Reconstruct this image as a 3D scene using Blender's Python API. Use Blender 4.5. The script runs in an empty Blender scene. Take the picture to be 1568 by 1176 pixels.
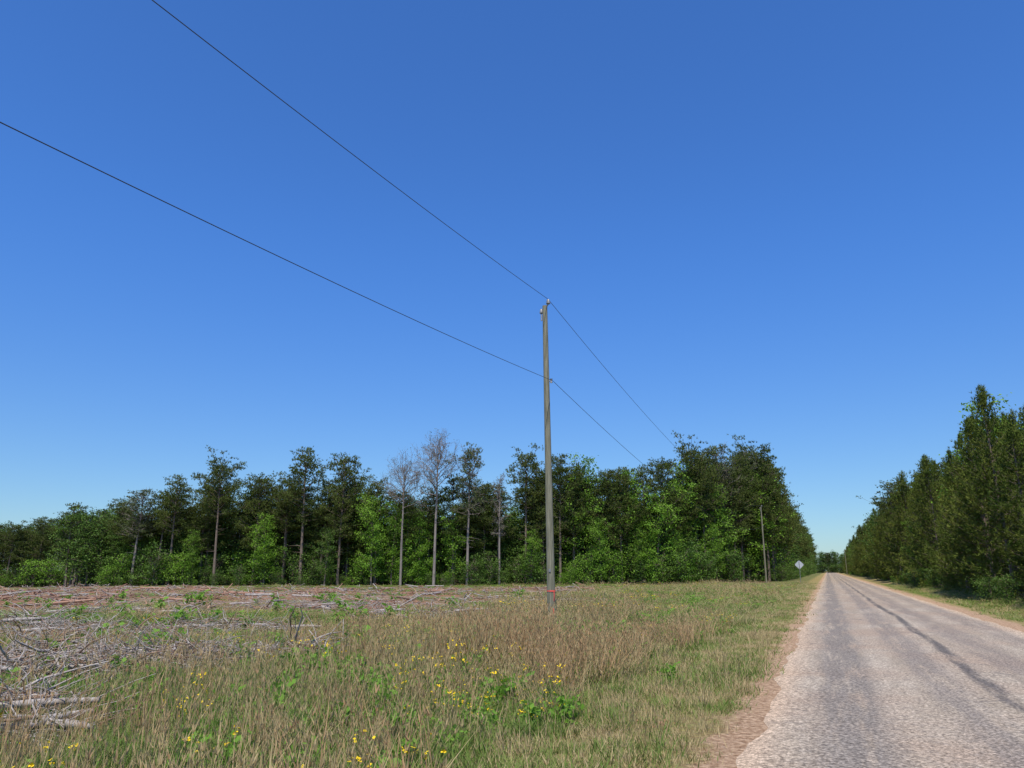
import bpy, math, numpy as np
from mathutils import Vector
rng=np.random.default_rng(7)
CY,SY=math.cos(math.radians(22.18)),math.sin(math.radians(22.18))
def to_world(X,Y):   # view-aligned field axes -> road-aligned world
    return X*CY-Y*SY, X*SY+Y*CY
def to_field(x,y):
    return x*CY+y*SY, y*CY-x*SY
scene=bpy.context.scene
def link(o):
    scene.collection.objects.link(o); return o

# ---------------- terrain ----------------
def sm(a,b,x):
    t=np.clip((x-a)/(b-a),0,1); return t*t*(3-2*t)
def terr(x,y):
    x=np.asarray(x,float); y=np.asarray(y,float)
    X,Y=to_field(x,y)
    left=sm(-1.5,-4.5,x)
    h=-0.14*left
    h=h-0.30*sm(30,100,Y)*sm(-8,-25,x)
    h=h-1.6*sm(-45,-95,X)*sm(70,150,Y)
    n=np.sin(x*.31+1.3*np.sin(y*.17))*np.cos(y*.27+x*.11)*.07+np.sin(x*.9+y*.6)*np.sin(y*.8-x*.3)*.035
    h=h+n*left
    h=h-0.28*sm(5.4,6.8,x)+0.45*sm(7.2,10.5,x)+n*sm(8,11,x)
    return h
def fld(x,y,s,ph): return np.sin(x*s+ph+1.7*np.sin(y*s*.7+ph))*np.cos(y*s*1.1-ph+1.3*np.sin(x*s*.6))
def debris_mask(x,y):
    X,Y=to_field(x,y)
    near=27+ (X+30)*0.34+4*np.sin(X*.23)+2.5*np.sin(X*.61+1)
    near=np.clip(near,18,60)
    m=sm(near-4,near+6,Y)*sm(97,88,Y+2*np.sin(X*.4))*sm(16,4,X-0*Y)
    m=m*sm(-15,-20,x)
    return m
def patchy(x,y): # open / overgrown alternation inside the cut
    return .5+.5*fld(x,y,.22,1.7)*.7+.25*fld(x,y,.6,.3)

# ---------------- mesh builder ----------------
class MB:
    def __init__(s): s.v=[];s.n=0;s.f=[]
    def add(s,v,f,mat=0,smooth=False):
        v=np.asarray(v,float).reshape(-1,3); f=np.asarray(f,int)
        s.v.append(v); s.f.append((f+s.n,mat,smooth)); s.n+=len(v)
    def mesh(s,name,mats):
        me=bpy.data.meshes.new(name)
        V=np.concatenate(s.v); me.vertices.add(len(V)); me.vertices.foreach_set('co',V.ravel().astype(np.float32))
        tot=np.concatenate([np.full(len(f),f.shape[1]) for f,_,_ in s.f]); idx=np.concatenate([f.ravel() for f,_,_ in s.f])
        mi=np.concatenate([np.full(len(f),m) for f,m,_ in s.f]); smo=np.concatenate([np.full(len(f),k) for f,_,k in s.f])
        me.loops.add(len(idx)); me.loops.foreach_set('vertex_index',idx.astype(np.int32))
        me.polygons.add(len(tot)); st=np.concatenate([[0],np.cumsum(tot)[:-1]])
        me.polygons.foreach_set('loop_start',st.astype(np.int32)); me.polygons.foreach_set('loop_total',tot.astype(np.int32))
        for m in mats: me.materials.append(m)
        me.polygons.foreach_set('material_index',mi.astype(np.int32)); me.polygons.foreach_set('use_smooth',smo.astype(bool))
        me.update(calc_edges=True); me.validate()
        return me
def nrm(a): return a/np.maximum(np.linalg.norm(a,axis=-1,keepdims=True),1e-9)
def tube(mb,pts,rad,sides=6,mat=0,smooth=True,cap=False):
    pts=np.asarray(pts,float); n=len(pts); rad=np.broadcast_to(np.asarray(rad,float),(n,))
    t=nrm(np.gradient(pts,axis=0)); ref=np.array([1.,0,0]) if abs(t[0,0])<.8 else np.array([0,1.,0])
    u=nrm(np.cross(t,ref)); w=np.cross(t,u)
    a=np.arange(sides)*2*np.pi/sides
    ring=pts[:,None]+rad[:,None,None]*(np.cos(a)[None,:,None]*u[:,None]+np.sin(a)[None,:,None]*w[:,None])
    i=np.arange(n-1)[:,None]*sides; j=np.arange(sides)[None]; k=(j+1)%sides
    f=np.stack([i+j,i+k,i+sides+k,i+sides+j],-1).reshape(-1,4)
    mb.add(ring.reshape(-1,3),f,mat,smooth)
    if cap:
        mb.add(ring[-1],np.arange(sides)[None],mat); mb.add(ring[0],np.arange(sides)[::-1][None],mat)
def needles(mb,cen,d,K,L,w,spread,mat,r):
    N=len(cen)
    dd=nrm(np.repeat(d,K,0)+r.normal(0,spread,(N*K,3))); c=np.repeat(cen,K,0)
    s=nrm(np.cross(dd,r.normal(0,1,(N*K,3))))*w*r.uniform(.7,1.3,(N*K,1))
    l=L*r.uniform(.6,1.2,(N*K,1))
    v=np.stack([c-s,c+s,c+dd*l],1).reshape(-1,3)
    mb.add(v,np.arange(N*K*3).reshape(-1,3),mat)
def leaves(mb,cen,L,w,mat,r,up=.3):
    N=len(cen); dd=nrm(r.normal(0,1,(N,3))+[0,0,-.1]); 
    nn=nrm(r.normal(0,1,(N,3))+[0,0,up*3]); s=nrm(np.cross(dd,nn))
    l=L*r.uniform(.6,1.3,(N,1)); s=s*w*l/L
    v=np.stack([cen,cen+dd*l*.5+s,cen+dd*l,cen+dd*l*.5-s],1).reshape(-1,3)
    mb.add(v,np.arange(N*4).reshape(-1,4),mat)

# ---------------- materials ----------------
def newmat(name):
    m=bpy.data.materials.new(name); m.use_nodes=True; nt=m.node_tree; nt.nodes.clear(); return m,nt
def N(nt,t,**k):
    n=nt.nodes.new(t)
    for a,b in k.items(): setattr(n,a,b)
    return n
def mixc(nt,f,a,b,mode='MIX'):
    n=N(nt,'ShaderNodeMix',data_type='RGBA',blend_type=mode)
    for s,v in ((0,f),(6,a),(7,b)):
        if isinstance(v,bpy.types.NodeSocket): nt.links.new(v,n.inputs[s])
        elif s==0: n.inputs[0].default_value=v
        else: n.inputs[s].default_value=(*v,1)
    return n.outputs[2]
def noise(nt,vec,sc,det=4,rough=.55,dist=0):
    n=N(nt,'ShaderNodeTexNoise'); n.inputs['Scale'].default_value=sc; n.inputs['Detail'].default_value=det
    n.inputs['Roughness'].default_value=rough; n.inputs['Distortion'].default_value=dist
    if vec is not None: nt.links.new(vec,n.inputs['Vector'])
    return n.outputs['Fac']
def ramp(nt,fac,a,b):
    n=N(nt,'ShaderNodeMapRange'); n.inputs[1].default_value=a; n.inputs[2].default_value=b
    n.interpolation_type='SMOOTHSTEP'; nt.links.new(fac,n.inputs[0]); return n.outputs[0]
def math_(nt,op,a,b=None):
    n=N(nt,'ShaderNodeMath',operation=op)
    for i,v in enumerate((a,b)):
        if v is None: continue
        if isinstance(v,bpy.types.NodeSocket): nt.links.new(v,n.inputs[i])
        else: n.inputs[i].default_value=v
    return n.outputs[0]
def finish(nt,col,rough=.85,spec=.2,bump=None,bs=.3,bd=.02,transl=0,metal=0):
    p=N(nt,'ShaderNodeBsdfPrincipled'); o=N(nt,'ShaderNodeOutputMaterial')
    if isinstance(col,bpy.types.NodeSocket): nt.links.new(col,p.inputs['Base Color'])
    else: p.inputs['Base Color'].default_value=(*col,1)
    p.inputs['Roughness'].default_value=rough; p.inputs['Specular IOR Level'].default_value=spec; p.inputs['Metallic'].default_value=metal
    if bump is not None:
        b=N(nt,'ShaderNodeBump'); b.inputs['Strength'].default_value=bs; b.inputs['Distance'].default_value=bd
        nt.links.new(bump,b.inputs['Height']); nt.links.new(b.outputs[0],p.inputs['Normal'])
    if transl>0:
        t=N(nt,'ShaderNodeBsdfTranslucent'); mx=N(nt,'ShaderNodeMixShader'); mx.inputs[0].default_value=transl
        nt.links.new(col,t.inputs[0]); nt.links.new(p.outputs[0],mx.inputs[1]); nt.links.new(t.outputs[0],mx.inputs[2])
        nt.links.new(mx.outputs[0],o.inputs[0])
    else: nt.links.new(p.outputs[0],o.inputs[0])
def leafmat(name,a,b,c,transl=.3,sc=.6,rough=.6,spec=.2):
    m,nt=newmat(name); oi=N(nt,'ShaderNodeObjectInfo'); tc=N(nt,'ShaderNodeTexCoord')
    col=mixc(nt,oi.outputs['Random'],a,b)
    nz=ramp(nt,noise(nt,tc.outputs['Object'],sc,3),.38,.66)
    col=mixc(nt,math_(nt,'MULTIPLY',nz,.8),col,c)
    finish(nt,col,rough,spec,transl=transl); return m
def simple(name,a,b,sc=6,rough=.85,bd=.01,stretch=None,metal=0,spec=.2):
    m,nt=newmat(name); tc=N(nt,'ShaderNodeTexCoord'); vec=tc.outputs['Object']
    if stretch:
        mp=N(nt,'ShaderNodeMapping'); mp.inputs['Scale'].default_value=stretch; nt.links.new(vec,mp.inputs[0]); vec=mp.outputs[0]
    nz=noise(nt,vec,sc,5,.6); col=mixc(nt,ramp(nt,nz,.3,.7),a,b)
    finish(nt,col,rough,spec,nz,.6,bd,metal=metal); return m

M_needle=leafmat('pine_needles',(.065,.095,.022),(.095,.122,.028),(.13,.16,.038),0,.5,.8,.08)
M_needle_y=leafmat('young_pine_needles',(.065,.105,.018),(.095,.135,.022),(.18,.20,.038),0,.6,.8,.08)
M_needle_br=leafmat('thin_pine_needles',(.10,.13,.055),(.13,.15,.07),(.12,.15,.05),0,.5,.8,.1)
M_leaf=leafmat('spring_leaves',(.17,.33,.030),(.12,.23,.026),(.24,.40,.045),.34,.5)
M_leafd=leafmat('oak_leaves',(.060,.12,.020),(.09,.16,.025),(.13,.22,.032),.2,.5)
M_bark=simple('pine_bark',(.13,.098,.075),(.24,.185,.145),5,stretch=(3,3,.6),bd=.03)
M_barkg=simple('grey_bark',(.20,.165,.14),(.31,.265,.23),4,stretch=(3,3,.5),bd=.02)
M_dry=leafmat('dry_grass',(.46,.35,.17),(.38,.28,.13),(.54,.43,.23),.2,.3)
M_rust=leafmat('rusty_grass',(.40,.24,.115),(.46,.30,.15),(.48,.35,.185),.2,.3)
M_green=leafmat('green_grass',(.16,.235,.042),(.11,.19,.032),(.26,.30,.075),.3,.4)
M_weed=leafmat('weed_leaves',(.17,.34,.035),(.22,.39,.05),(.13,.26,.03),.4,3)
M_yellow=simple('yellow_petals',(.85,.62,.02),(.78,.50,.01),20)
M_grey=simple('weathered_wood',(.24,.20,.17),(.46,.41,.36),7,stretch=(1,1,1),bd=.01)
M_brown=simple('brown_slash',(.18,.11,.07),(.31,.20,.14),7)
M_red=simple('red_bark_slash',(.33,.175,.11),(.42,.26,.18),5)

# ---------------- ground ----------------
def make_ground():
    u=np.linspace(-1,1,441)
    k=6.6
    xs=np.sinh(u*k)/np.sinh(k)*1600-2; ys=np.sinh(u*k)/np.sinh(k)*1600+14
    xs=np.sort(np.concatenate([xs,[-0.8,-1.5,1,3,4.6,5.4]]))
    xx,yy=np.meshgrid(xs,ys); zz=terr(xx,yy)
    v=np.stack([xx,yy,zz],-1).reshape(-1,3); nx=len(xs); ny=len(ys)
    i=(np.arange(ny-1)[:,None]*nx+np.arange(nx-1)[None]).ravel()
    mb=MB(); mb.add(v,np.stack([i,i+1,i+nx+1,i+nx],-1),0,True)
    m,nt=newmat('field_soil_and_thatch')
    g=N(nt,'ShaderNodeNewGeometry'); P=g.outputs['Position']
    sx=N(nt,'ShaderNodeSeparateXYZ'); nt.links.new(P,sx.inputs[0]); X=sx.outputs[0]
    n1=noise(nt,P,.25,5); n2=noise(nt,P,2.2,6,.65); n3=noise(nt,P,14,6,.7)
    col=mixc(nt,ramp(nt,n1,.38,.62),(.125,.17,.042),(.21,.20,.08))
    col=mixc(nt,ramp(nt,n2,.47,.70),col,(.23,.17,.095))
    at=N(nt,'ShaderNodeAttribute',attribute_name='debris')
    dcol=mixc(nt,ramp(nt,n2,.35,.6),(.28,.165,.105),(.40,.295,.225))
    dcol=mixc(nt,ramp(nt,noise(nt,P,.5,5),.53,.62),dcol,(.17,.19,.065))
    dcol=mixc(nt,ramp(nt,noise(nt,P,.16,4),.47,.56),dcol,(.35,.175,.105))
    col=mixc(nt,at.outputs['Fac'],col,dcol)
    e=math_(nt,'MULTIPLY_ADD',n2,1.0); e.node.inputs[2].default_value=-.5
    xl=math_(nt,'ADD',X,e)
    short=mixc(nt,ramp(nt,n3,.35,.65),(.40,.29,.14),(.29,.26,.09))
    col=mixc(nt,math_(nt,'MULTIPLY',ramp(nt,xl,-3.4,-2.2),ramp(nt,xl,9.,8.)),col,short)
    dirt=mixc(nt,ramp(nt,n3,.3,.7),(.48,.29,.165),(.56,.39,.25))
    col=mixc(nt,math_(nt,'MULTIPLY',ramp(nt,xl,-1.35,-1.05),ramp(nt,xl,5.45,5.05)),col,dirt)
    litter=mixc(nt,n2,(.10,.07,.04),(.19,.13,.08))
    col=mixc(nt,ramp(nt,xl,9.0,10.),col,litter)
    sy=N(nt,'ShaderNodeVectorMath',operation='DOT_PRODUCT'); nt.links.new(P,sy.inputs[0]); sy.inputs[1].default_value=(-SY,CY,0)
    fl=math_(nt,'MULTIPLY',ramp(nt,sy.outputs['Value'],103,106),ramp(nt,X,-7.5,-9))
    col=mixc(nt,fl,col,litter)
    dk=mixc(nt,ramp(nt,n3,.3,.75),(.5,.48,.45),(1.3,1.3,1.3))
    col=mixc(nt,1.0,col,dk,'MULTIPLY')
    finish(nt,col,.95,.1,n3,1,.06)
    me=mb.mesh('ground',[m])
    a=me.attributes.new('debris','FLOAT','POINT'); a.data.foreach_set('value',debris_mask(v[:,0],v[:,1]).astype(np.float32))
    link(bpy.data.objects.new('ground',me))
make_ground()

# ---------------- road ----------------
def make_road():
    ys=np.concatenate([np.arange(-40,60,.12),np.arange(60,200,.5),np.arange(200,700,4.)])
    def edge(seed):
        r=np.random.default_rng(seed); n=r.normal(0,1,len(ys)); k=np.array([1,2,3,2,1])/9
        n=np.convolve(n,k,'same'); big=np.sin(ys*.7+seed)*.05+np.sin(ys*2.3)*.03
        return n*.055+big
    l=-.82+edge(1); r_=4.62+edge(2)
    cols=[l,l+.10,np.full_like(ys,.0),np.full_like(ys,1.9),np.full_like(ys,3.8),r_-.10,r_]
    zs=[.004,.022,.03,.05,.03,.022,.004]
    v=np.stack([np.stack([c,ys,np.full_like(ys,z)],-1) for c,z in zip(cols,zs)],1).reshape(-1,3)
    k=len(cols); n=len(ys); i=(np.arange(n-1)[:,None]*k+np.arange(k-1)[None]).ravel()
    mb=MB(); mb.add(v,np.stack([i,i+1,i+k+1,i+k],-1),0,True)
    m,nt=newmat('worn_chipseal'); g=N(nt,'ShaderNodeNewGeometry'); P=g.outputs['Position']
    mp=N(nt,'ShaderNodeMapping'); mp.inputs['Scale'].default_value=(1,.10,1); nt.links.new(P,mp.inputs[0]); S=mp.outputs[0]
    sx=N(nt,'ShaderNodeSeparateXYZ'); nt.links.new(P,sx.inputs[0]); X=sx.outputs[0]
    st=noise(nt,S,2.2,6,.6); big=noise(nt,P,.35,4); fine=noise(nt,P,26,4,.8); mid=noise(nt,P,7,6,.75)
    col=mixc(nt,ramp(nt,st,.35,.65),(.35,.285,.21),(.45,.375,.285))
    col=mixc(nt,ramp(nt,big,.4,.65),col,(.38,.29,.21))
    col=mixc(nt,math_(nt,'MULTIPLY',ramp(nt,mid,.46,.70),.6),col,(.21,.18,.15))
    wob=math_(nt,'MULTIPLY',math_(nt,'SUBTRACT',noise(nt,S,1.2,5,.6),.5),.6)
    XX=math_(nt,'ADD',X,wob)
    def band(c,w,soft):
        d=math_(nt,'ABSOLUTE',math_(nt,'SUBTRACT',XX,c)); return ramp(nt,d,w+soft,w)
    patch=ramp(nt,noise(nt,S,3.5,5,.7),.30,.55)
    def apply(col,b,k,c):
        f=math_(nt,'MULTIPLY',math_(nt,'MULTIPLY',b,patch),k); return mixc(nt,f,col,c)
    col=apply(col,band(0.10,.18,.35),.8,(.20,.175,.15))
    col=apply(col,band(1.35,.12,.30),.65,(.21,.18,.155))
    col=apply(col,band(2.75,.18,.35),.65,(.22,.18,.15))
    col=apply(col,band(3.9,.18,.35),.5,(.22,.18,.15))
    col=apply(col,band(1.97,.03,.14),.85,(.10,.09,.085))
    ed=math_(nt,'MAXIMUM',ramp(nt,XX,-.35,-.85),ramp(nt,XX,4.1,4.6))
    col=mixc(nt,math_(nt,'MULTIPLY',ed,.7),col,(.57,.41,.27))
    vo=N(nt,'ShaderNodeTexVoronoi'); vo.inputs['Scale'].default_value=45; nt.links.new(P,vo.inputs['Vector'])
    vs=N(nt,'ShaderNodeSeparateColor'); nt.links.new(vo.outputs['Color'],vs.inputs[0])
    sp=mixc(nt,ramp(nt,fine,.36,.64),(.5,.49,.48),(1.38,1.38,1.38)); col=mixc(nt,1.0,col,sp,'MULTIPLY')
    col=mixc(nt,1.,col,mixc(nt,vs.outputs[0],(.68,.68,.68),(1.32,1.31,1.29)),'MULTIPLY')
    vc=N(nt,'ShaderNodeTexVoronoi',feature='DISTANCE_TO_EDGE'); vc.inputs['Scale'].default_value=.45
    wv=N(nt,'ShaderNodeVectorMath',operation='ADD'); nzc=N(nt,'ShaderNodeTexNoise'); nzc.inputs['Scale'].default_value=1.5; nzc.inputs['Detail'].default_value=6
    nt.links.new(P,nzc.inputs['Vector']); nt.links.new(P,wv.inputs[0]); nt.links.new(nzc.outputs['Color'],wv.inputs[1]); nt.links.new(wv.outputs[0],vc.inputs['Vector'])
    ck=math_(nt,'MULTIPLY',ramp(nt,vc.outputs['Distance'],.012,.002),ramp(nt,noise(nt,P,.5,2),.5,.6))
    col=mixc(nt,math_(nt,'MULTIPLY',ck,.6),col,(.12,.10,.09))
    finish(nt,col,.9,.15,fine,.8,.012)
    link(bpy.data.objects.new('country_road',mb.mesh('country_road',[m])))
make_road()

# ---------------- trees ----------------
def trunk_path(H,r,lean=.02,n=12,wob=.012):
    t=np.linspace(0,1,n); a=r.uniform(0,6.28); 
    off=np.cumsum(r.normal(0,wob*H/n,(n,2)),0)*1.0
    p=np.stack([np.cos(a)*lean*H*t**1.3+off[:,0],np.sin(a)*lean*H*t**1.3+off[:,1],H*t],-1); p[0,:2]=0
    return p
def at(path,z):
    return np.array([np.interp(z,path[:,2],path[:,0]),np.interp(z,path[:,2],path[:,1]),z])
def tall_pine(seed,H,cs,R,dens=1.,mneedle=None,twiggy=0):
    r=np.random.default_rng(seed); mb=MB(); tp=trunk_path(H,r)
    tube(mb,tp[:-1],np.linspace(.21,.05,len(tp)-1)*H/17,7,0)
    nb=int(46*dens+12*twiggy); cen=[];dr=[]; phase=r.uniform(0,6.28); azb=r.uniform(0,6.28)
    for i in range(nb):
        t=(i+r.uniform(0,.8))/nb; z=H*(cs+(1-cs)*t*.93); az=i*2.4+r.normal(0,.5)
        prof=.45+.55*math.sin(math.pi*min(1,.15+.6*t)); L=R*prof*r.uniform(.4,1.2)*(1 if t<.75 else 1-1.6*(t-.75))
        L*=1+.28*math.sin(t*11+phase)*math.cos(az-azb)   # lopsided, lobed crown
        el=math.radians(r.uniform(-5,28)+42*t); d=np.array([math.cos(az)*math.cos(el),math.sin(az)*math.cos(el),math.sin(el)])
        s=np.linspace(0,1,5)[:,None]; p0=at(tp,z)
        pts=p0+d*L*s+np.array([0,0,1])*(s**2-.6*s)*L*.3+r.normal(0,.05*L,(5,3))*s
        tube(mb,pts,np.linspace(.05,.015,5)*H/17,3,0)
        nc=max(2,int(L*2.3*(1-.6*twiggy)))
        for k in range(nc):
            q=r.uniform(.4,1.0) if k else 1.0
            c=np.array([np.interp(q,s[:,0],pts[:,j]) for j in range(3)])
            c2=c+r.normal(0,.36,3)*[1,1,.55]
            tube(mb,[c,(c+c2)/2+[0,0,.04],c2],[.018,.013,.008],3,0)
            m=r.integers(7,15)
            cen.append(c2+r.normal(0,.28,(m,3))*[1.1,1.1,.55]); dr.append(np.tile(nrm(c2-p0)*.6+[0,0,.6],(m,1)))
        if twiggy:
            for k in range(int(10*twiggy)):
                q=r.uniform(.3,1); c=np.array([np.interp(q,s[:,0],pts[:,j]) for j in range(3)])
                e=c+nrm(d+r.normal(0,.7,3)+[0,0,.4])*r.uniform(.4,1.1); tube(mb,[c,(c+e)/2+r.normal(0,.05,3),e],[.02,.014,.008],3,0)
    for i in range(14):
        z=H*r.uniform(.2,cs); az=r.uniform(0,6.28); p0=at(tp,z); L=r.uniform(.4,1.6)
        e=p0+np.array([math.cos(az),math.sin(az),r.uniform(-.2,.3)])*L; tube(mb,[p0,e],[.03,.01],3,0)
    cen=np.concatenate(cen);dr=np.concatenate(dr)
    needles(mb,cen,dr,7,.30,.036,.62,1,r)
    return mb.mesh('tall_pine',[M_bark if not twiggy else M_barkg,mneedle or M_needle])
def young_pine(seed,H,R,tier=.45):
    r=np.random.default_rng(seed); mb=MB(); tp=trunk_path(H,r,.01)
    tube(mb,tp,np.linspace(.13,.02,len(tp)),6,0); cen=[];dr=[]
    z=.35
    while z<H-.25:
        t=z/H; nb=r.integers(5,8)
        for b in range(nb):
            az=r.uniform(0,6.28); L=R*((1-t)**.75)*r.uniform(.5,1.3)*(.8+.2*min(1,t*4))+.12
            el=math.radians(2+50*t+r.normal(0,9)); d=np.array([math.cos(az)*math.cos(el),math.sin(az)*math.cos(el),math.sin(el)])
            s=np.linspace(0,1,5)[:,None]; p0=at(tp,z+r.uniform(-.12,.12))
            pts=p0+d*L*s+np.array([0,0,1])*(s**2-.5*s)*L*.5
            tube(mb,pts,np.linspace(.022,.008,5),3,0)
            m=int(4+L*8); q=r.uniform(.25,1,m)**.7
            c=np.stack([np.interp(q,s[:,0],pts[:,j]) for j in range(3)],-1)+r.normal(0,.16,(m,3))*(.5+q[:,None]*.8)
            cen.append(c); dr.append(d*.9+np.array([0,0,.6])+np.zeros((m,3)))
            e=pts[-1]; kk=np.linspace(0,.34,3)[:,None]*np.array([0,0,1]); cen.append(e+kk); dr.append(np.tile([0,0,1.6],(3,1)))
        z+=tier*r.uniform(.8,1.2)
    kk=np.linspace(-.6,.5,11)[:,None]*np.array([0,0,1]); cen.append(tp[-1]+kk); dr.append(np.tile([0,0,1.4],(11,1)))
    cen=np.concatenate(cen);dr=np.concatenate(dr)
    needles(mb,cen,dr,8,.26,.021,.62,1,r)
    return mb.mesh('young_pine',[M_bark,M_needle_y])
def broadleaf(seed,H,R,cs,mat,dens=1.,leaf=.24,bark=None):
    r=np.random.default_rng(seed); mb=MB(); tp=trunk_path(H*.92,r,.04,wob=.03)
    tube(mb,tp,np.linspace(.15,.03,len(tp))*H/12,6,0); cen=[]
    nb=int(34*dens)
    for i in range(nb):
        t=(i+r.uniform(0,.9))/nb; z=H*.92*(cs+(1-cs)*t); az=i*2.4+r.normal(0,.6)
        L=R*(.45+.6*math.sin(math.pi*(.12+.8*t)))*r.uniform(.5,1.15); el=math.radians(r.uniform(10,45)+25*t)
        d=np.array([math.cos(az)*math.cos(el),math.sin(az)*math.cos(el),math.sin(el)]); s=np.linspace(0,1,5)[:,None]
        p0=at(tp,z); pts=p0+d*L*s+r.normal(0,.08*L,(5,3))*s; tube(mb,pts,np.linspace(.05,.012,5),3,0)
        for k in range(max(3,int(L*2.4))):
            q=r.uniform(.3,1.05); c=p0+(pts[-1]-p0)*q+r.normal(0,.42,3)
            m=int(r.integers(18,40)); cen.append(c+r.normal(0,1,(m,3))*[.42,.42,.22]*r.uniform(.6,1.2))
            tube(mb,[p0+(pts[-1]-p0)*max(.1,q-.2),c],[.015,.007],3,0)
    leaves(mb,np.concatenate(cen),leaf,leaf*.33,1,r,.35)
    return mb.mesh('broadleaf',[bark or M_bark,mat])
def bare_tree(seed,H,cs,R,tint=True):
    r=np.random.default_rng(seed); mb=MB(); tp=trunk_path(H*.86,r,.015)
    tube(mb,tp,np.linspace(.18,.07,len(tp))*H/17,7,0); tips=[]
    def br(p,d,L,rad,lev):
        n=4; pts=[p]; dd=d.copy()
        for i in range(n):
            dd=nrm(dd+r.normal(0,.16,3)+[0,0,.05]); pts.append(pts[-1]+dd*L/n)
        tube(mb,pts,np.linspace(rad,rad*.5,n+1),3 if lev>0 else 5,0)
        if lev>=3: tips.append(pts[-1]); return
        for k in range([6,5,4][lev]):
            q=r.integers(1,n+1); d2=nrm(dd+r.normal(0,.62,3)); br(pts[q],d2,L*r.uniform(.45,.65),rad*.52,lev+1)
    nb=18
    for i in range(nb):
        t=(i+.5)/nb; z=H*.86*(cs+(1-cs)*t); az=i*2.4+r.normal(0,.3); el=math.radians(18+60*t)
        d=np.array([math.cos(az)*math.cos(el),math.sin(az)*math.cos(el),math.sin(el)])
        br(at(tp,z),d,R*(.66-.12*abs(t-.4))*r.uniform(.85,1.05),.05,0)
    for i in range(8):
        z=H*r.uniform(.2,cs); az=r.uniform(0,6.28); p0=at(tp,z); e=p0+np.array([math.cos(az),math.sin(az),.2])*r.uniform(.3,1.4); tube(mb,[p0,e],[.03,.01],3,0)
    tips=np.array(tips); tips=tips[r.random(len(tips))<.35]
    leaves(mb,tips,.13,.05,1,r)
    return mb.mesh('bare_tree',[M_barkg,M_needle_br])

pines=[tall_pine(10+i,17,[.48,.54,.42,.60,.34][i],[2.8,3.1,2.6,2.9,3.0][i],[1.,1.1,1.2,.9,1.5][i]) for i in range(5)]
thin=[tall_pine(30+i,17,.5,2.5,.9,M_needle_br,1.) for i in range(2)]
bares=[bare_tree(40,17,.70,4.9),bare_tree(41,17,.70,4.2),bare_tree(44,17,.45,2.2)]
decids=[broadleaf(50+i,13,[3.2,2.8,3.4,3.][i],[.15,.2,.12,.3][i],[M_leaf,M_leafd,M_leaf,M_leafd][i],[1.2,1.,1.2,1.1][i]) for i in range(4)]
youngs=[young_pine(60+i,13,[2.7,2.3,3.0][i]) for i in range(3)]
bushes=[broadleaf(70+i,4.2,1.9,.05,[M_leaf,M_leafd,M_leafd][i],.55,.2) for i in range(3)]

def place(name,me,x,y,H,Hb,rz=None,sxy=None):
    o=bpy.data.objects.new(name,me); s=H/Hb
    o.location=(x,y,float(terr(x,y))-.08); o.scale=((sxy or 1)*s,(sxy or 1)*s,s); o.rotation_euler=(0,0,rng.uniform(0,6.28) if rz is None else rz)
    return link(o)
def scatter(name,protos,pts,idx,rot,scl,base_mats=None):
    col=bpy.data.collections.new(name+'_parts')
    for i,me in enumerate(protos):
        o=bpy.data.objects.new('%s_part_%02d'%(name,i),me); col.objects.link(o)
    me=bpy.data.meshes.new(name); me.vertices.add(len(pts)); me.vertices.foreach_set('co',np.asarray(pts,np.float32).ravel())
    a=me.attributes.new('rot','FLOAT_VECTOR','POINT'); a.data.foreach_set('vector',np.asarray(rot,np.float32).ravel())
    a=me.attributes.new('scl','FLOAT_VECTOR','POINT'); a.data.foreach_set('vector',np.asarray(scl,np.float32).ravel())
    a=me.attributes.new('idx','INT','POINT'); a.data.foreach_set('value',np.asarray(idx,np.int32))
    o=link(bpy.data.objects.new(name,me))
    ng=bpy.data.node_groups.new(name,'GeometryNodeTree'); ng.interface.new_socket('Geometry',in_out='INPUT',socket_type='NodeSocketGeometry'); ng.interface.new_socket('Geometry',in_out='OUTPUT',socket_type='NodeSocketGeometry')
    gi=ng.nodes.new('NodeGroupInput'); go=ng.nodes.new('NodeGroupOutput'); ip=ng.nodes.new('GeometryNodeInstanceOnPoints')
    ci=ng.nodes.new('GeometryNodeCollectionInfo'); ci.inputs['Collection'].default_value=col; ci.inputs['Separate Children'].default_value=True; ci.inputs['Reset Children'].default_value=True
    def na(n,t):
        k=ng.nodes.new('GeometryNodeInputNamedAttribute'); k.data_type=t; k.inputs['Name'].default_value=n; return [s for s in k.outputs if s.name=='Attribute' and s.enabled][0]
    L=ng.links.new
    L(gi.outputs[0],ip.inputs['Points']); L(ci.outputs[0],ip.inputs['Instance']); ip.inputs['Pick Instance'].default_value=True
    L(na('idx','INT'),ip.inputs['Instance Index']); L(na('rot','FLOAT_VECTOR'),ip.inputs['Rotation']); L(na('scl','FLOAT_VECTOR'),ip.inputs['Scale'])
    L(ip.outputs[0],go.inputs[0]); md=o.modifiers.new('scatter','NODES'); md.node_group=ng
    print(name,len(pts)); return o

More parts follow.
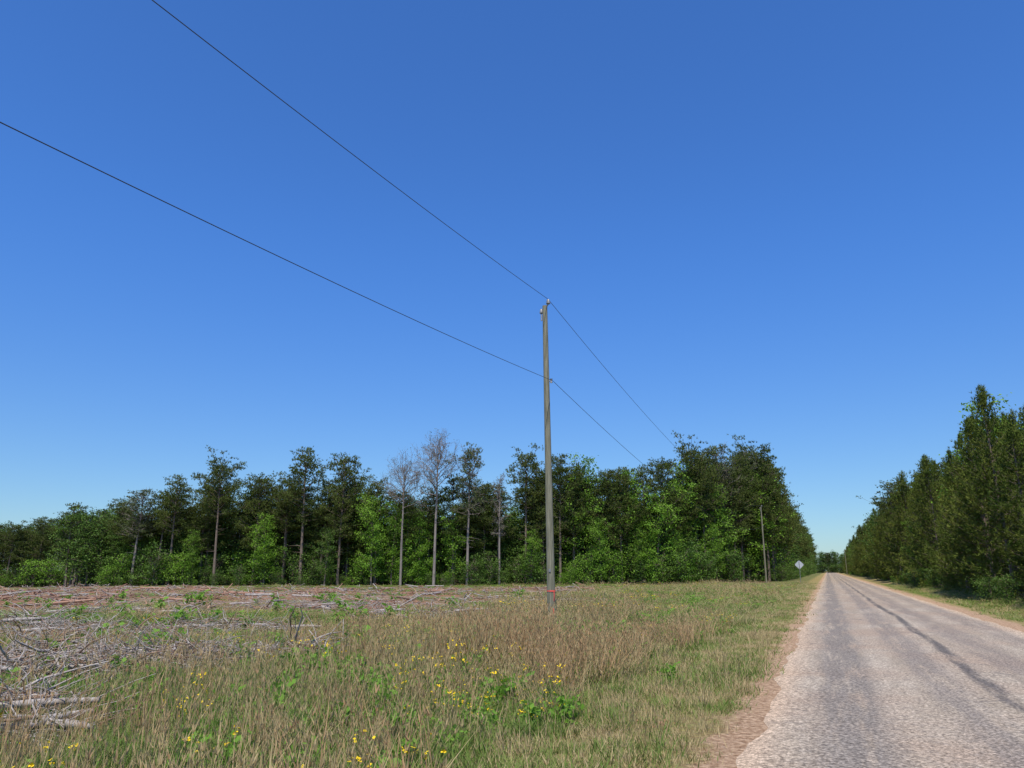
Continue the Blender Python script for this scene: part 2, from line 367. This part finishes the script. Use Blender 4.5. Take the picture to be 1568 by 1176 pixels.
# left forest, front individual trees: X, Y, H, kind, variant
front=[(-52,106,12.8,'t',0),(-49,107,12,'p',3),(-46.5,105,14.2,'p',0),(-42.5,107,14.6,'p',2),(-40,104,16.4,'p',1),(-37.5,108,14,'d',1),(-35.5,106,14.8,'p',4),
(-31.5,107,14.4,'p',3),(-28.7,105,17.9,'p',0),(-26.3,108,14.5,'p',2),(-23.6,105,17.4,'p',4),(-21,108,13.6,'d',1),(-18.6,105,13.8,'p',3),(-14.8,103,16.9,'b',1),(-10.4,103,19.8,'b',0),
(-6.0,104,18.3,'t',1),(-1.7,104,16,'b',2),(-3.8,107,13.8,'p',2),(1.9,106,17.8,'p',3),(4.2,108,15.5,'p',1),(6.5,105,17.6,'p',2),(10.6,107,17,'d',0),(8.6,106,16.2,'p',4),
(16,107,16,'d',2),(13.3,106,15.5,'p',2),(19,108,16,'p',0),(21.5,108,17.2,'p',4),(24,110,16,'d',0),(27,111,19.4,'p',1),(31.5,115,19.8,'t',0),(29.4,114,18,'p',3),(35.2,118,19,'p',0),(39.8,124,21.3,'p',1),(37.6,123,20.4,'t',1),
(41.5,127,20.5,'p',4),(44,131,20.2,'p',2),(46.5,136,19.5,'p',4),
(-43,104,7,'d',0),(-33.3,104,9,'d',0),(-24.9,103,7.5,'d',1),(-18.8,103.5,12,'d',2),(-16.3,105,10,'d',0),(-12.6,105,9.5,'d',0),(-7.9,106,11,'d',2),(2.5,104,7,'d',0),(12,104,9,'d',2),(17.5,105,8,'d',0),(28.8,109,8,'d',0),(31.8,114,9.5,'d',3),(22.8,107,7,'d',0)]
for X,Y,H,k,i in front:
    x,y=to_world(X,Y)
    if k=='p': nm,me,Hb='pine_tree',pines[i%5],17
    elif k=='t': nm,me,Hb='sparse_pine_tree',thin[i%2],17
    elif k=='b': nm,me,Hb='bare_tree',bares[i%3],17
    else: nm,me,Hb='broadleaf_tree',decids[i%4],13
    place(nm,me,x,y,H,Hb,sxy=rng.uniform(.92,1.12)*(17/H if k in 'pt' and H<15 else 1))
# forest mass behind
protos=pines+decids+bushes
Hb=[17]*5+[13]*4+[4.2]*3
P=[];I=[];R_=[];S=[]
def addt(x,y,i,H,w=1.):
    P.append((x,y,float(terr(x,y))-.1)); I.append(i); R_.append((0,0,rng.uniform(0,6.28))); s=H/Hb[i]; S.append((s*w,s*w,s))
for row,(Y0,n) in enumerate([(107.5,42),(111,42),(115,40),(121,34)]):
    for X in np.linspace(-54,44+row*2,n):
        X=X+rng.uniform(-1.3,1.3); Y=Y0+rng.uniform(-1.8,1.8)+max(0,X-24)*.95; x,y=to_world(X,Y)
        if x>-7.8 or (x>-12 and y<125): continue
        hm=np.interp(X,[-54,-45,-30,0,30,42],[9.8,11.4,12.7,13.0,15.2,16.6])
        pr=[.15,.11,.16,.11,.15,.10,.11,.05,.06] if row==0 else [.09,.05,.14,.03,.22,.05,.21,.04,.17]
        i=int(rng.choice(9,p=pr)); hh=hm*rng.uniform(.74,1.17)*(.84 if i in(5,6,7,8) else 1); addt(x,y,i,hh,1.2*(1 if i>4 else 14.5/hh))
for X in np.arange(-58,50,1.9):
    Y=109.5+rng.uniform(-1,1.5)+max(0,X-24)*.95; x,y=to_world(X,Y)
    if x>-9 or (x>-13 and y<126): continue
    addt(x,y,int(rng.choice([6,8])),rng.uniform(6,9.5),1.5)
for yy0 in (124,131):
    for X in np.arange(-66,50,2.4):
        Y=yy0+rng.uniform(-1.5,1.5)+max(0,X-24)*.95; x,y=to_world(X,Y)
        if x>-12: continue
        addt(x,y,10+int(rng.integers(2)),rng.uniform(5,7.5),1.35)
for X in np.arange(-56,48,.95):
    for q in range(2):
        Y=104.2+rng.uniform(-.8,5)+max(0,X-24)*.92; x,y=to_world(X+rng.uniform(-.6,.6),Y)
        if x>-8 or (x>-12 and y<125): continue
        addt(x,y,9+int(rng.choice([0,1,2],p=[.32,.34,.34])),rng.choice([rng.uniform(.7,1.8),rng.uniform(1.5,4.4)]),1.15)
# road-side row going away on the left
y=128
while y<470:
    for x0 in (-8.2,-11.5,-15):
        x=x0+rng.uniform(-1.2,.9); i=int(rng.choice([0,2,4,4,6,8])); addt(x,y+rng.uniform(-1.5,1.5),i,rng.uniform(14.5,19)*(1 if i<5 else .85),1.1)
    addt(-6.6+rng.uniform(-1,.3),y,10+int(rng.integers(2)),rng.uniform(1.6,3.8),1.2)
    y+=2.8+y*.008
# far left block
for row in range(3):
    for X in np.arange(-175,-72,3.0):
        X=X+rng.uniform(-1.2,1.2); Y=168+row*5+rng.uniform(-2,2); x,y=to_world(X,Y)
        i=int(rng.choice([0,1,2,4,4,3])) if row==0 else int(rng.choice([6,8,4,2,6,8]))
        addt(x,y,i,rng.uniform(11.2,14.8),1.4)
for rr in (166,171):
    for X in np.arange(-175,-66,1.8):
        x,y=to_world(X,rr+rng.uniform(-2,2)); addt(x,y,9+int(rng.choice([0,1,2,2])),rng.uniform(2.5,5.5),1.4)
for row in range(3):
    for Y in np.arange(110,170,3.2):
        x,y=to_world(-57-row*4-(Y-112)*.42+rng.uniform(-1,1),Y); addt(x,y,int(rng.choice([2,4,6,8])),rng.uniform(9,12),1.3)
        if row<2: addt(x+rng.uniform(-2,2),y,10+int(rng.integers(2)),rng.uniform(3,5),1.5)
# end of road
for row in range(3):
    for x in np.arange(-60,70,3.6):
        addt(x+rng.uniform(-1,1),500+row*7,int(rng.choice([6,8,6,4])),rng.uniform(9,12.5),1.5)
        addt(x+rng.uniform(-1,1),497+row*7,10+int(rng.integers(2)),rng.uniform(3.5,5),1.8)
scatter('distant_forest',protos,P,I,R_,S)

# right plantation
P=[];I=[];R_=[];S=[]; protos=youngs+[decids[0],decids[1],pines[2],bushes[0],bushes[1]]; Hb=[13]*3+[13,13,17,4.2,4.2]
y=38
while y<460:
    for k,x0 in enumerate((10.5,13.4,16.6)):
        x=x0+rng.uniform(-.9,.9); yy=y+rng.uniform(-1,1); H=rng.uniform(9.6,13.9)*(1 if k<2 else 1.04)*np.interp(y,[38,50,66],[.70,.86,1.])
        if k==0 and rng.random()<.16: H*=.6
        if y<95 and k<2: place('pine_tree',youngs[int(rng.integers(3))],x,yy,H,13,sxy=rng.uniform(1.,1.25)*min(1.2,12.5/H))
        else:
            i=int(rng.choice([0,1,2,3,4,5],p=[.30,.29,.27,.05,.05,.04])); addt(x,yy,i,H if i!=5 else H*1.15,1.2)
    if rng.random()<.5: addt(8.8+rng.uniform(-.5,.3),y,6+int(rng.integers(2)),rng.uniform(.6,1.8),1.2)
    y+=2.9+y*.007
scatter('pine_plantation',protos,P,I,R_,S)
place('broadleaf_tree',decids[0],12.2,68,13.8,13); place('broadleaf_tree',decids[2],9.8,98,7,13)

# ---------------- poles and wires ----------------
M_pole=simple('weathered_pole_wood',(.13,.125,.085),(.29,.27,.19),3,stretch=(9,9,.5),bd=.012)
M_metal=simple('galvanised_steel',(.30,.31,.32),(.42,.42,.42),12,.5,.002,metal=.6)
M_porc=simple('grey_porcelain',(.20,.20,.21),(.26,.26,.26),5,.3,.001,spec=.5)
M_wire=simple('aluminium_wire',(.05,.05,.055),(.07,.07,.07),9,.6,.001)
M_tape=simple('orange_marker_tape',(.85,.14,.10),(.75,.10,.08),9,.6,.001)
PX=-8.5
def pole(x,y,H=10.9,lean=-.10,tape=False):
    z0=float(terr(x,y)); e=link(bpy.data.objects.new('utility_pole',None)); e.location=(x,y,z0)
    def part(n,mb,mats):
        o=link(bpy.data.objects.new(n,mb.mesh(n,mats))); o.parent=e
    t=np.linspace(0,1,24); H=H-z0
    ax=np.stack([lean*t,0*t,-.3+t*(H+.3)],-1)
    mb=MB(); r=.142-.052*t; tube(mb,ax,r,18,0,True,True)
    part('wooden_shaft',mb,[M_pole])
    mb=MB()
    tube(mb,np.stack([ax[:,0]-.03,ax[:,1]-r-.004,ax[:,2]],-1)[1:-1],.008,6,0); part('ground_wire',mb,[M_pole])
    mb=MB(); tx=lean
    tube(mb,[(tx-.12,0,H-.22),(tx+.0,0,H-.10),(tx+.10,0,H+.02),(tx+.13,0,H+.10)],[.035,.035,.03,.03],8,0,True,True)
    tube(mb,[(tx-.13,0,H-.55),(tx-.14,0,H-.1)],[.03,.03],8,0,True,True)
    part('pole_top_bracket',mb,[M_metal])
    mb=MB(); zz=np.array([.06,.08,.12,.14,.18,.20,.24,.26]); rr=np.array([.03,.07,.085,.05,.075,.045,.055,.02])
    tube(mb,np.stack([np.full(8,tx+.13),np.zeros(8),H-.02+zz],-1),rr,14,0,True,True)
    tube(mb,np.stack([np.full(8,tx-.14),np.zeros(8),H-.34+zz*.9],-1),rr*.8,14,0,True,True)
    part('pin_insulator',mb,[M_porc])
    zn=H-2.82; mb=MB(); tube(mb,[(lean*.75+.06,0,zn),(lean*.75+.2,0,zn)],[.02,.02],8,0,True,True)
    tube(mb,[(lean*.75+.18,0,zn-.07),(lean*.75+.18,0,zn-.02),(lean*.75+.18,0,zn+.02),(lean*.75+.18,0,zn+.07)],[.05,.03,.03,.05],10,0,True,True)
    part('neutral_spool',mb,[M_porc])
    if tape:
        mb=MB()
        tube(mb,[(lean*.1,0,1.02),(lean*.1,0,1.07)],[.147,.147],18,0)
        tube(mb,[(.12,-.09,1.04),(.135,-.12,.9),(.125,-.13,.72)],[.014,.014,.008],4,0)
        tube(mb,[(.10,-.11,.50),(.115,-.13,.35),(.10,-.125,.18)],[.02,.02,.01],4,0)
        part('marker_tape',mb,[M_tape])
        mb=MB(); v=[(-.035,-.150,1.65),(.035,-.150,1.65),(.035,-.148,1.75),(-.035,-.148,1.75)]; v2=[(a,b-.004,c) for a,b,c in v]
        mb.add(v+v2,[[4,5,6,7],[0,1,5,4],[1,2,6,5],[2,3,7,6],[3,0,4,7]]); part('number_tag',mb,[M_porc])
    return (x+lean+.13,y,z0+H+.24),(x+lean*.75+.23,y,z0+zn)
tops=[pole(PX,yy,lean=-.12 if yy==24.3 else .05,tape=(yy==24.3)) for yy in (-71.7,24.3,120.3,216.3,312.3)]
pole(7.0,330,9.5,.0)
for (a,an),(b,bn) in zip(tops[:-1],tops[1:]):
    for p,q,nm,rad in ((a,b,'power_line',.0085),(an,bn,'neutral_line',.0085)):
        t=np.linspace(0,1,61)[:,None]; pts=np.array(p)*(1-t)+np.array(q)*t; pts[:,2]-=(4*2.3*t*(1-t))[:,0]
        mb=MB(); tube(mb,pts,rad,6,0); link(bpy.data.objects.new(nm,mb.mesh(nm,[M_wire])))

# ---------------- road sign (seen from the back) ----------------
M_alu=simple('bare_aluminium_sign_back',(.48,.49,.50),(.58,.58,.58),4,.5,.001,metal=.3)
M_yel=simple('yellow_sign_face',(.80,.50,.03),(.78,.47,.03),4,.5,.001)
def sign(x,y):
    z0=float(terr(x,y)); e=link(bpy.data.objects.new('diamond_warning_sign',None)); e.location=(x,y,z0)
    mb=MB(); tube(mb,[(0,0,-.2),(0,0,2.75)],[.035,.035],4,0,False,True); o=link(bpy.data.objects.new('post',mb.mesh('post',[M_metal]))); o.parent=e
    h=.56; c=2.3; a=.07
    ring=[(a,-h+a),(h-a,-a),(h-a,a),(a,h-a),(-a,h-a),(-h+a,a),(-h+a,-a),(-a,-h+a)]
    mb=MB(); f=[(u,.036,c+w) for u,w in ring]; b=[(u,.042,c+w) for u,w in ring]
    mb.add(f+b,[list(range(8))],0); mb.add(f+b,[list(range(15,7,-1))],1); mb.add(f+b,[[i,(i+1)%8,8+(i+1)%8,8+i] for i in range(8)],0)
    o=link(bpy.data.objects.new('panel',mb.mesh('panel',[M_alu,M_yel]))); o.parent=e
sign(-3.2,103)

# ---------------- grass ----------------
def grass_clump(seed,n,h0,h1,rad,w,mat,lean=.25,curl=.25,heads=0,mat2=None):
    r=np.random.default_rng(seed); mb=MB()
    b=r.normal(0,rad,(n,2)); az=r.uniform(0,6.28,n); h=r.uniform(h0,h1,n); ln=np.abs(r.normal(0,lean,n))
    o=np.stack([np.cos(az),np.sin(az)],-1); p0=np.concatenate([b,np.full((n,1),-.03)],1)
    def P(t): return p0+np.concatenate([o*(ln*h*t+curl*h*t*t*r.uniform(.3,1))[:,None],(h*t*(1-.12*t))[:,None]],1)
    p1=P(.5); p2=P(1.); az2=az+1.57+r.normal(0,.5,n); s=np.stack([np.cos(az2),np.sin(az2),0*az],-1)*w*r.uniform(.6,1.2,(n,1))
    v=np.stack([p0-s,p0+s,p1+s*.8,p1-s*.8,p2],1).reshape(-1,3); k=np.arange(n)[:,None]*5
    mb.add(v,k+[[0,1,2,3]]); mb.add(v,k+[[3,2,4]])
    if heads:
        c=p2[:heads]*.93+p1[:heads]*.07; needles(mb,c,np.tile([0,0,1.],(heads,1)),4,.07,.005,.25,0,r)
    return mb.mesh('grass',[mat])
def weed(seed,h,n,leaf,flower=0,lw=.33):
    r=np.random.default_rng(seed); mb=MB(); cen=[]
    for i in range(n):
        az=r.uniform(0,6.28); L=h*r.uniform(.6,1.1); e=np.array([math.cos(az)*L*.45,math.sin(az)*L*.45,L])
        pts=[np.zeros(3),e*[.3,.3,.5],e]; tube(mb,pts,[.005,.004,.002],3,0)
        m=12; q=r.uniform(.15,1,m)[:,None]; 
        if not flower: cen.append(e*q+r.normal(0,.05,(m,3)))
        else:
            cen.append(e*q[:5]*.6+r.normal(0,.03,(5,3)))
            f=e+r.normal(0,.03,(flower,3)); leaves(mb,np.repeat(f,3,0),.020,.011,1,r,1.)
    leaves(mb,np.concatenate(cen),leaf,leaf*lw,0,r,.4)
    return mb.mesh('weed',[M_weed,M_yellow])
G=[grass_clump(1,20,.35,.85,.12,.0035,M_dry,.18,.22,16),
   grass_clump(2,34,.18,.45,.13,.004,M_dry,.3,.3,10),
   grass_clump(3,54,.14,.42,.15,.0055,M_green,.35,.5),
   grass_clump(4,64,.08,.26,.17,.0055,M_green,.5,.5),
   grass_clump(5,60,.05,.15,.17,.0045,M_dry,.6,.5),
   grass_clump(6,70,.05,.15,.17,.0055,M_green,.6,.5),
   weed(7,.36,8,.08),
   weed(8,.46,4,.05,4),
   grass_clump(9,26,.50,1.1,.08,.004,M_rust,.15,.18,18),
   weed(10,.20,9,.06)]
rg=np.linspace(3,104,2000); dens=52*np.minimum(1,(11/rg))**1.5; pdf=dens*rg; cdf=np.cumsum(pdf); tot=pdf.sum()*(rg[1]-rg[0])*math.radians(86)
n=int(tot); r=np.interp(rng.random(n)*cdf[-1],cdf,rg); a=np.radians(rng.uniform(-43,43,n)); X=r*np.sin(a); Y=r*np.cos(a); x,y=to_world(X,Y)
f1=fld(x,y,.35,.4); f2=fld(x,y,.8,2.1); f3=fld(x,y,.13,5.)
dm=debris_mask(x,y); u=rng.random(n); idx=np.full(n,-1)
grow=(r/11).clip(1,None)**.55
left=(x<-1.15)
tall=left&(x<-3.0-.5*f2)
dryp=.14+.15*f1+.08*f3+.14*sm(-8,4,X)
dryp=np.clip(dryp,.04,.45)
c0=.5*dryp;c1=dryp;c2=c1+.38*(1-dryp);c3=c2+.40*(1-dryp)
idx=np.where(tall,np.where(u<c0,0,np.where(u<c1,1,np.where(u<c2,2,np.where(u<c3,3,np.where(u>.985,6,np.where(u>.95,4,5)))))),idx)
u2=rng.random(n)
idx=np.where(tall&(u2<.02+.28*(f1*f2>.2)*sm(30,18,r))&(r<60),8,idx)
fp=.006+.03*(fld(x,y,.45,3.3)>.3)
idx=np.where(tall&(u2>1-fp),7,idx); idx=np.where(tall&(u2>.86)&(u2<.945),9,idx); idx=np.where(tall&(u2>.945)&(u2<.956),6,idx)
strip=left&~tall; idx=np.where(strip,np.where(u<.54,4,np.where(u<.90,5,np.where(u<.94,3,1))),idx)
right=(x>5.5)&(x<12); idx=np.where(right,np.where(u<.30,4,np.where(u<.74,5,np.where(u<.93,3,1))),idx)
thick=np.clip(.75*sm(.5,.85,patchy(x,y))+.06,0,1)
keep=(idx>=0)&~((dm>.2)&(rng.random(n)>1-np.minimum(1,dm*1.5)*(1-thick)))
keep&=~(strip&(x>-1.5)&(rng.random(n)<.5)); keep&=~((x>5.3)&(x<5.9)&(rng.random(n)<.5))
for bx,by,br in ((-6.0,14.4,1.6),(-7.7,13.2,1.4),(-8.9,15.4,1.4),(-4.4,15.4,1.1),(-6.3,10,.9),(-5.2,8.9,.6),(-11.5,21,2.4),(-3,29,2.8),(-9,24,2.5),(-15,24,3.)):
    keep&=~((((X-bx)/br)**2+((Y-by)/(br*.65))**2<1)&(rng.random(n)<.72)); keep&=~((np.abs(X-bx*(Y/by))<br)&(Y<by)&(Y>by-1.8)&(idx!=5)&(idx!=3)&(rng.random(n)<.65))
sz=rng.uniform(.7,1.25,n)*(1+.22*f1); sz=np.where(strip|right,sz*.85,sz)
hz=np.where(dm>.2,.5,1.)*sz*np.where((tall)&(x>-5),.75,1.)*(1-.45*sm(11,20,Y)*sm(3,-5,X))*(1-.3*sm(20,40,Y))
wd=sz*grow; hh=hz
pts=np.stack([x,y,terr(x,y)],-1)[keep]; rot=np.stack([rng.normal(0,.08,n),rng.normal(0,.08,n),rng.uniform(0,6.28,n)],-1)[keep]
scatter('field_grass',G,pts,idx[keep],rot,np.stack([wd,wd,hh],-1)[keep])

sap=[(-13.5,30,1.9),(-14.5,29,1.4),(-5.2,26,1.7),(-4.2,27,1.9),(-3.4,27,1.4),(-4.3,15.6,1.4),(-2.9,15.4,1.7),(-3.3,16.2,1.3),(2.35,12,.8),(-1.2,8.3,1.1),(-10,20,1.3),(-9,11.5,1.4),(-16,40,2.2),(4,33,1.6),(-7,33,1.8),(-1.5,10.5,1.),(-7.6,17.5,1.4)]
for i in range(70):
    Y=rng.uniform(10,50); X=rng.uniform(-.65,.02)*Y; sap.append((X,Y,rng.uniform(.5,1.2)*(1+Y*.015)))
for X,Y,s in sap:
    x,y=to_world(X,Y); o=bpy.data.objects.new('leafy_sapling',G[6]); o.location=(x,y,float(terr(x,y))); o.scale=(s*1.2,s*1.2,s*.95); o.rotation_euler=(0,0,rng.uniform(0,6)); link(o)

# ---------------- logging debris ----------------
def stick(mb,x,y,L,rad,mat,tilt=.08,zoff=0,az=None,curve=.04,sides=6):
    az=rng.uniform(0,3.14) if az is None else az; z=float(terr(x,y))+rad+zoff
    d=np.array([math.cos(az),math.sin(az),rng.normal(0,tilt)]); s=np.linspace(-.5,.5,4)[:,None]
    p=np.array([x,y,z])+d*L*s+rng.normal(0,curve*L*.3,(4,3))*[1,1,.4]; p[:,2]=np.maximum(p[:,2],terr(p[:,0],p[:,1])+.2*rad)
    tube(mb,p,np.linspace(rad,rad*rng.uniform(.4,.9),4),sides,mat,True,True)
mb=MB(); cnt=0
while cnt<5400:
    Y=17+81*rng.random()**1.15; X=rng.uniform(-85,16); x,y=to_world(X,Y)
    m=float(debris_mask(np.array(x),np.array(y))); pc=1-float(patchy(x,y))
    pc=float(sm(.22,.75,pc))
    if rng.random()>m*(.08+.92*pc): continue
    cnt+=1; big=rng.random()<.035
    L=rng.uniform(1.4,3.6) if big else rng.lognormal(-.55,.6); rad=rng.uniform(.05,.10) if big else rng.uniform(.010,.045)
    mat=int(rng.choice([0,1,2],p=[.36,.38,.26])); stick(mb,x,y,L,rad,mat,.32 if not big else .05,rng.uniform(0,.32)*pc,None,sides=5,curve=.09 if not big else .02)
link(bpy.data.objects.new('logging_debris',mb.mesh('logging_debris',[M_grey,M_brown,M_red])))
def brush(name,X,Y,rx,ry,hh,n,logs=3):
    mb=MB(); cx,cy=to_world(X,Y)
    for i in range(n):
        a=rng.uniform(0,6.28); q=rng.random()**.5; xx,yy=to_world(X+rx*q*math.cos(a),Y+ry*q*math.sin(a)); z=float(terr(xx,yy))+rng.uniform(0,hh)*(1-q*.7)
        az=rng.uniform(0,6.28); L=rng.uniform(.3,1.1); d=np.array([math.cos(az),math.sin(az),rng.normal(.05,.25)])
        p=[np.array([xx,yy,z])]
        for k in range(4):
            d=nrm(d+rng.normal(0,.30,3)*[1,1,.6]); p.append(p[-1]+d*L/4)
        p=np.array(p); p[:,2]=np.maximum(p[:,2],terr(p[:,0],p[:,1])+.02); rad=rng.uniform(.005,.012) if rng.random()<.86 else rng.uniform(.014,.028)
        p-=[cx,cy,0]; tube(mb,p,np.linspace(rad,rad*.4,5),4,0 if rng.random()<.68 else 1)
    for i in range(logs):
        az=rng.normal(.4,.5); xx=rng.normal(0,rx*.4); yy=rng.normal(0,ry*.4); L=rng.uniform(.8,1.6); z=float(terr(cx+xx,cy+yy))+rng.uniform(.08,.25); d=np.array([math.cos(az),math.sin(az),.05])
        tube(mb,[np.array([xx,yy,z])-d*L/2,np.array([xx,yy,z+.02]),np.array([xx,yy,z])+d*L/2],[.05,.045,.03],8,0,True,True)
    o=link(bpy.data.objects.new(name,mb.mesh(name,[M_grey,M_brown]))); o.location=(cx,cy,0)
brush('brush_pile',-6.0,14.4,1.6,1.0,.55,900)
brush('brush_pile',-7.7,13.2,1.4,1.0,.58,760)
brush('brush_pile',-4.4,15.4,1.1,.8,.40,420,1)
brush('brush_pile',-8.9,15.4,1.4,.9,.5,520,2)
brush('brush_pile',-6.3,10.0,.9,.5,.38,360,3)
brush('brush_pile',-5.2,8.9,.6,.3,.28,180,3)
brush('brush_pile',-11.5,21,2.8,1.2,.45,560,3)
brush('brush_pile',-9,24,2.8,1.2,.45,480,3)
brush('brush_pile',-15,24,3.2,1.4,.45,520,4)
brush('brush_pile',-3,29,3.5,1.5,.45,600,4)
brush('brush_pile',-16,31,4.5,1.6,.45,500,6)
brush('brush_pile',-10,38,5,2,.5,500,8)
brush('brush_pile',1.5,42,4,1.5,.5,420,6)
M_clay=simple('red_clay',(.33,.16,.085),(.42,.23,.13),14,.95,.02)
mb=MB()
for i in range(12):
    x,y=-1.85+rng.normal(0,.14),8.7+rng.normal(0,.10); s=rng.uniform(.015,.04); a=np.arange(6)*1.047
    rings=[np.stack([x+np.cos(a)*s*k*rng.uniform(.8,1.2,6),y+np.sin(a)*s*k*rng.uniform(.8,1.2,6),np.full(6,float(terr(x,y))+h*s)],-1) for k,h in ((1.1,-.2),(1,.5),(.5,.95))]
    v=np.concatenate(rings); f=[[r0*6+j,r0*6+(j+1)%6,r0*6+6+(j+1)%6,r0*6+6+j] for r0 in (0,1) for j in range(6)]; mb.add(v,f); mb.add(rings[2],[list(range(6))])
link(bpy.data.objects.new('clay_clods',mb.mesh('clay_clods',[M_clay])))

# ---------------- light / sky / camera ----------------
el=math.radians(62); sxx,syy=.285,-.958
d=Vector((sxx*math.cos(el),syy*math.cos(el),math.sin(el)))
sun=bpy.data.lights.new('sun','SUN'); sun.energy=4.95; sun.angle=math.radians(.53); sun.color=(1,.94,.84)
so=link(bpy.data.objects.new('sun',sun)); so.rotation_euler=d.to_track_quat('Z','Y').to_euler(); so.location=(0,0,60)
w=bpy.data.worlds.new('World'); scene.world=w; w.use_nodes=True; nt=w.node_tree; nt.nodes.clear()
sk=N(nt,'ShaderNodeTexSky',sky_type='NISHITA'); sk.sun_disc=False; sk.sun_elevation=el; sk.sun_rotation=math.atan2(sxx,syy); sk.air_density=1.0; sk.dust_density=.3; sk.ozone_density=2.5; sk.altitude=200
tc=N(nt,'ShaderNodeTexCoord'); sz_=N(nt,'ShaderNodeSeparateXYZ'); nt.links.new(tc.outputs['Generated'],sz_.inputs[0])
tint=mixc(nt,ramp(nt,sz_.outputs[2],-.02,.45),(.60,.80,1.0),(.51,.98,1.64))
skc=mixc(nt,1.0,sk.outputs[0],tint,'MULTIPLY')
bg=N(nt,'ShaderNodeBackground'); bg.inputs[1].default_value=.116; wo=N(nt,'ShaderNodeOutputWorld'); nt.links.new(skc,bg.inputs[0]); nt.links.new(bg.outputs[0],wo.inputs[0])
cam=bpy.data.cameras.new('camera'); cam.sensor_width=36; cam.lens=26.4; cam.clip_end=5000; cam.clip_start=.1
co=link(bpy.data.objects.new('camera',cam)); co.location=(0,0,1.6); co.rotation_euler=(math.radians(90+13.92),0,math.radians(22.18)); scene.camera=co
scene.view_settings.view_transform='Standard'; scene.view_settings.look='None'; scene.view_settings.exposure=0
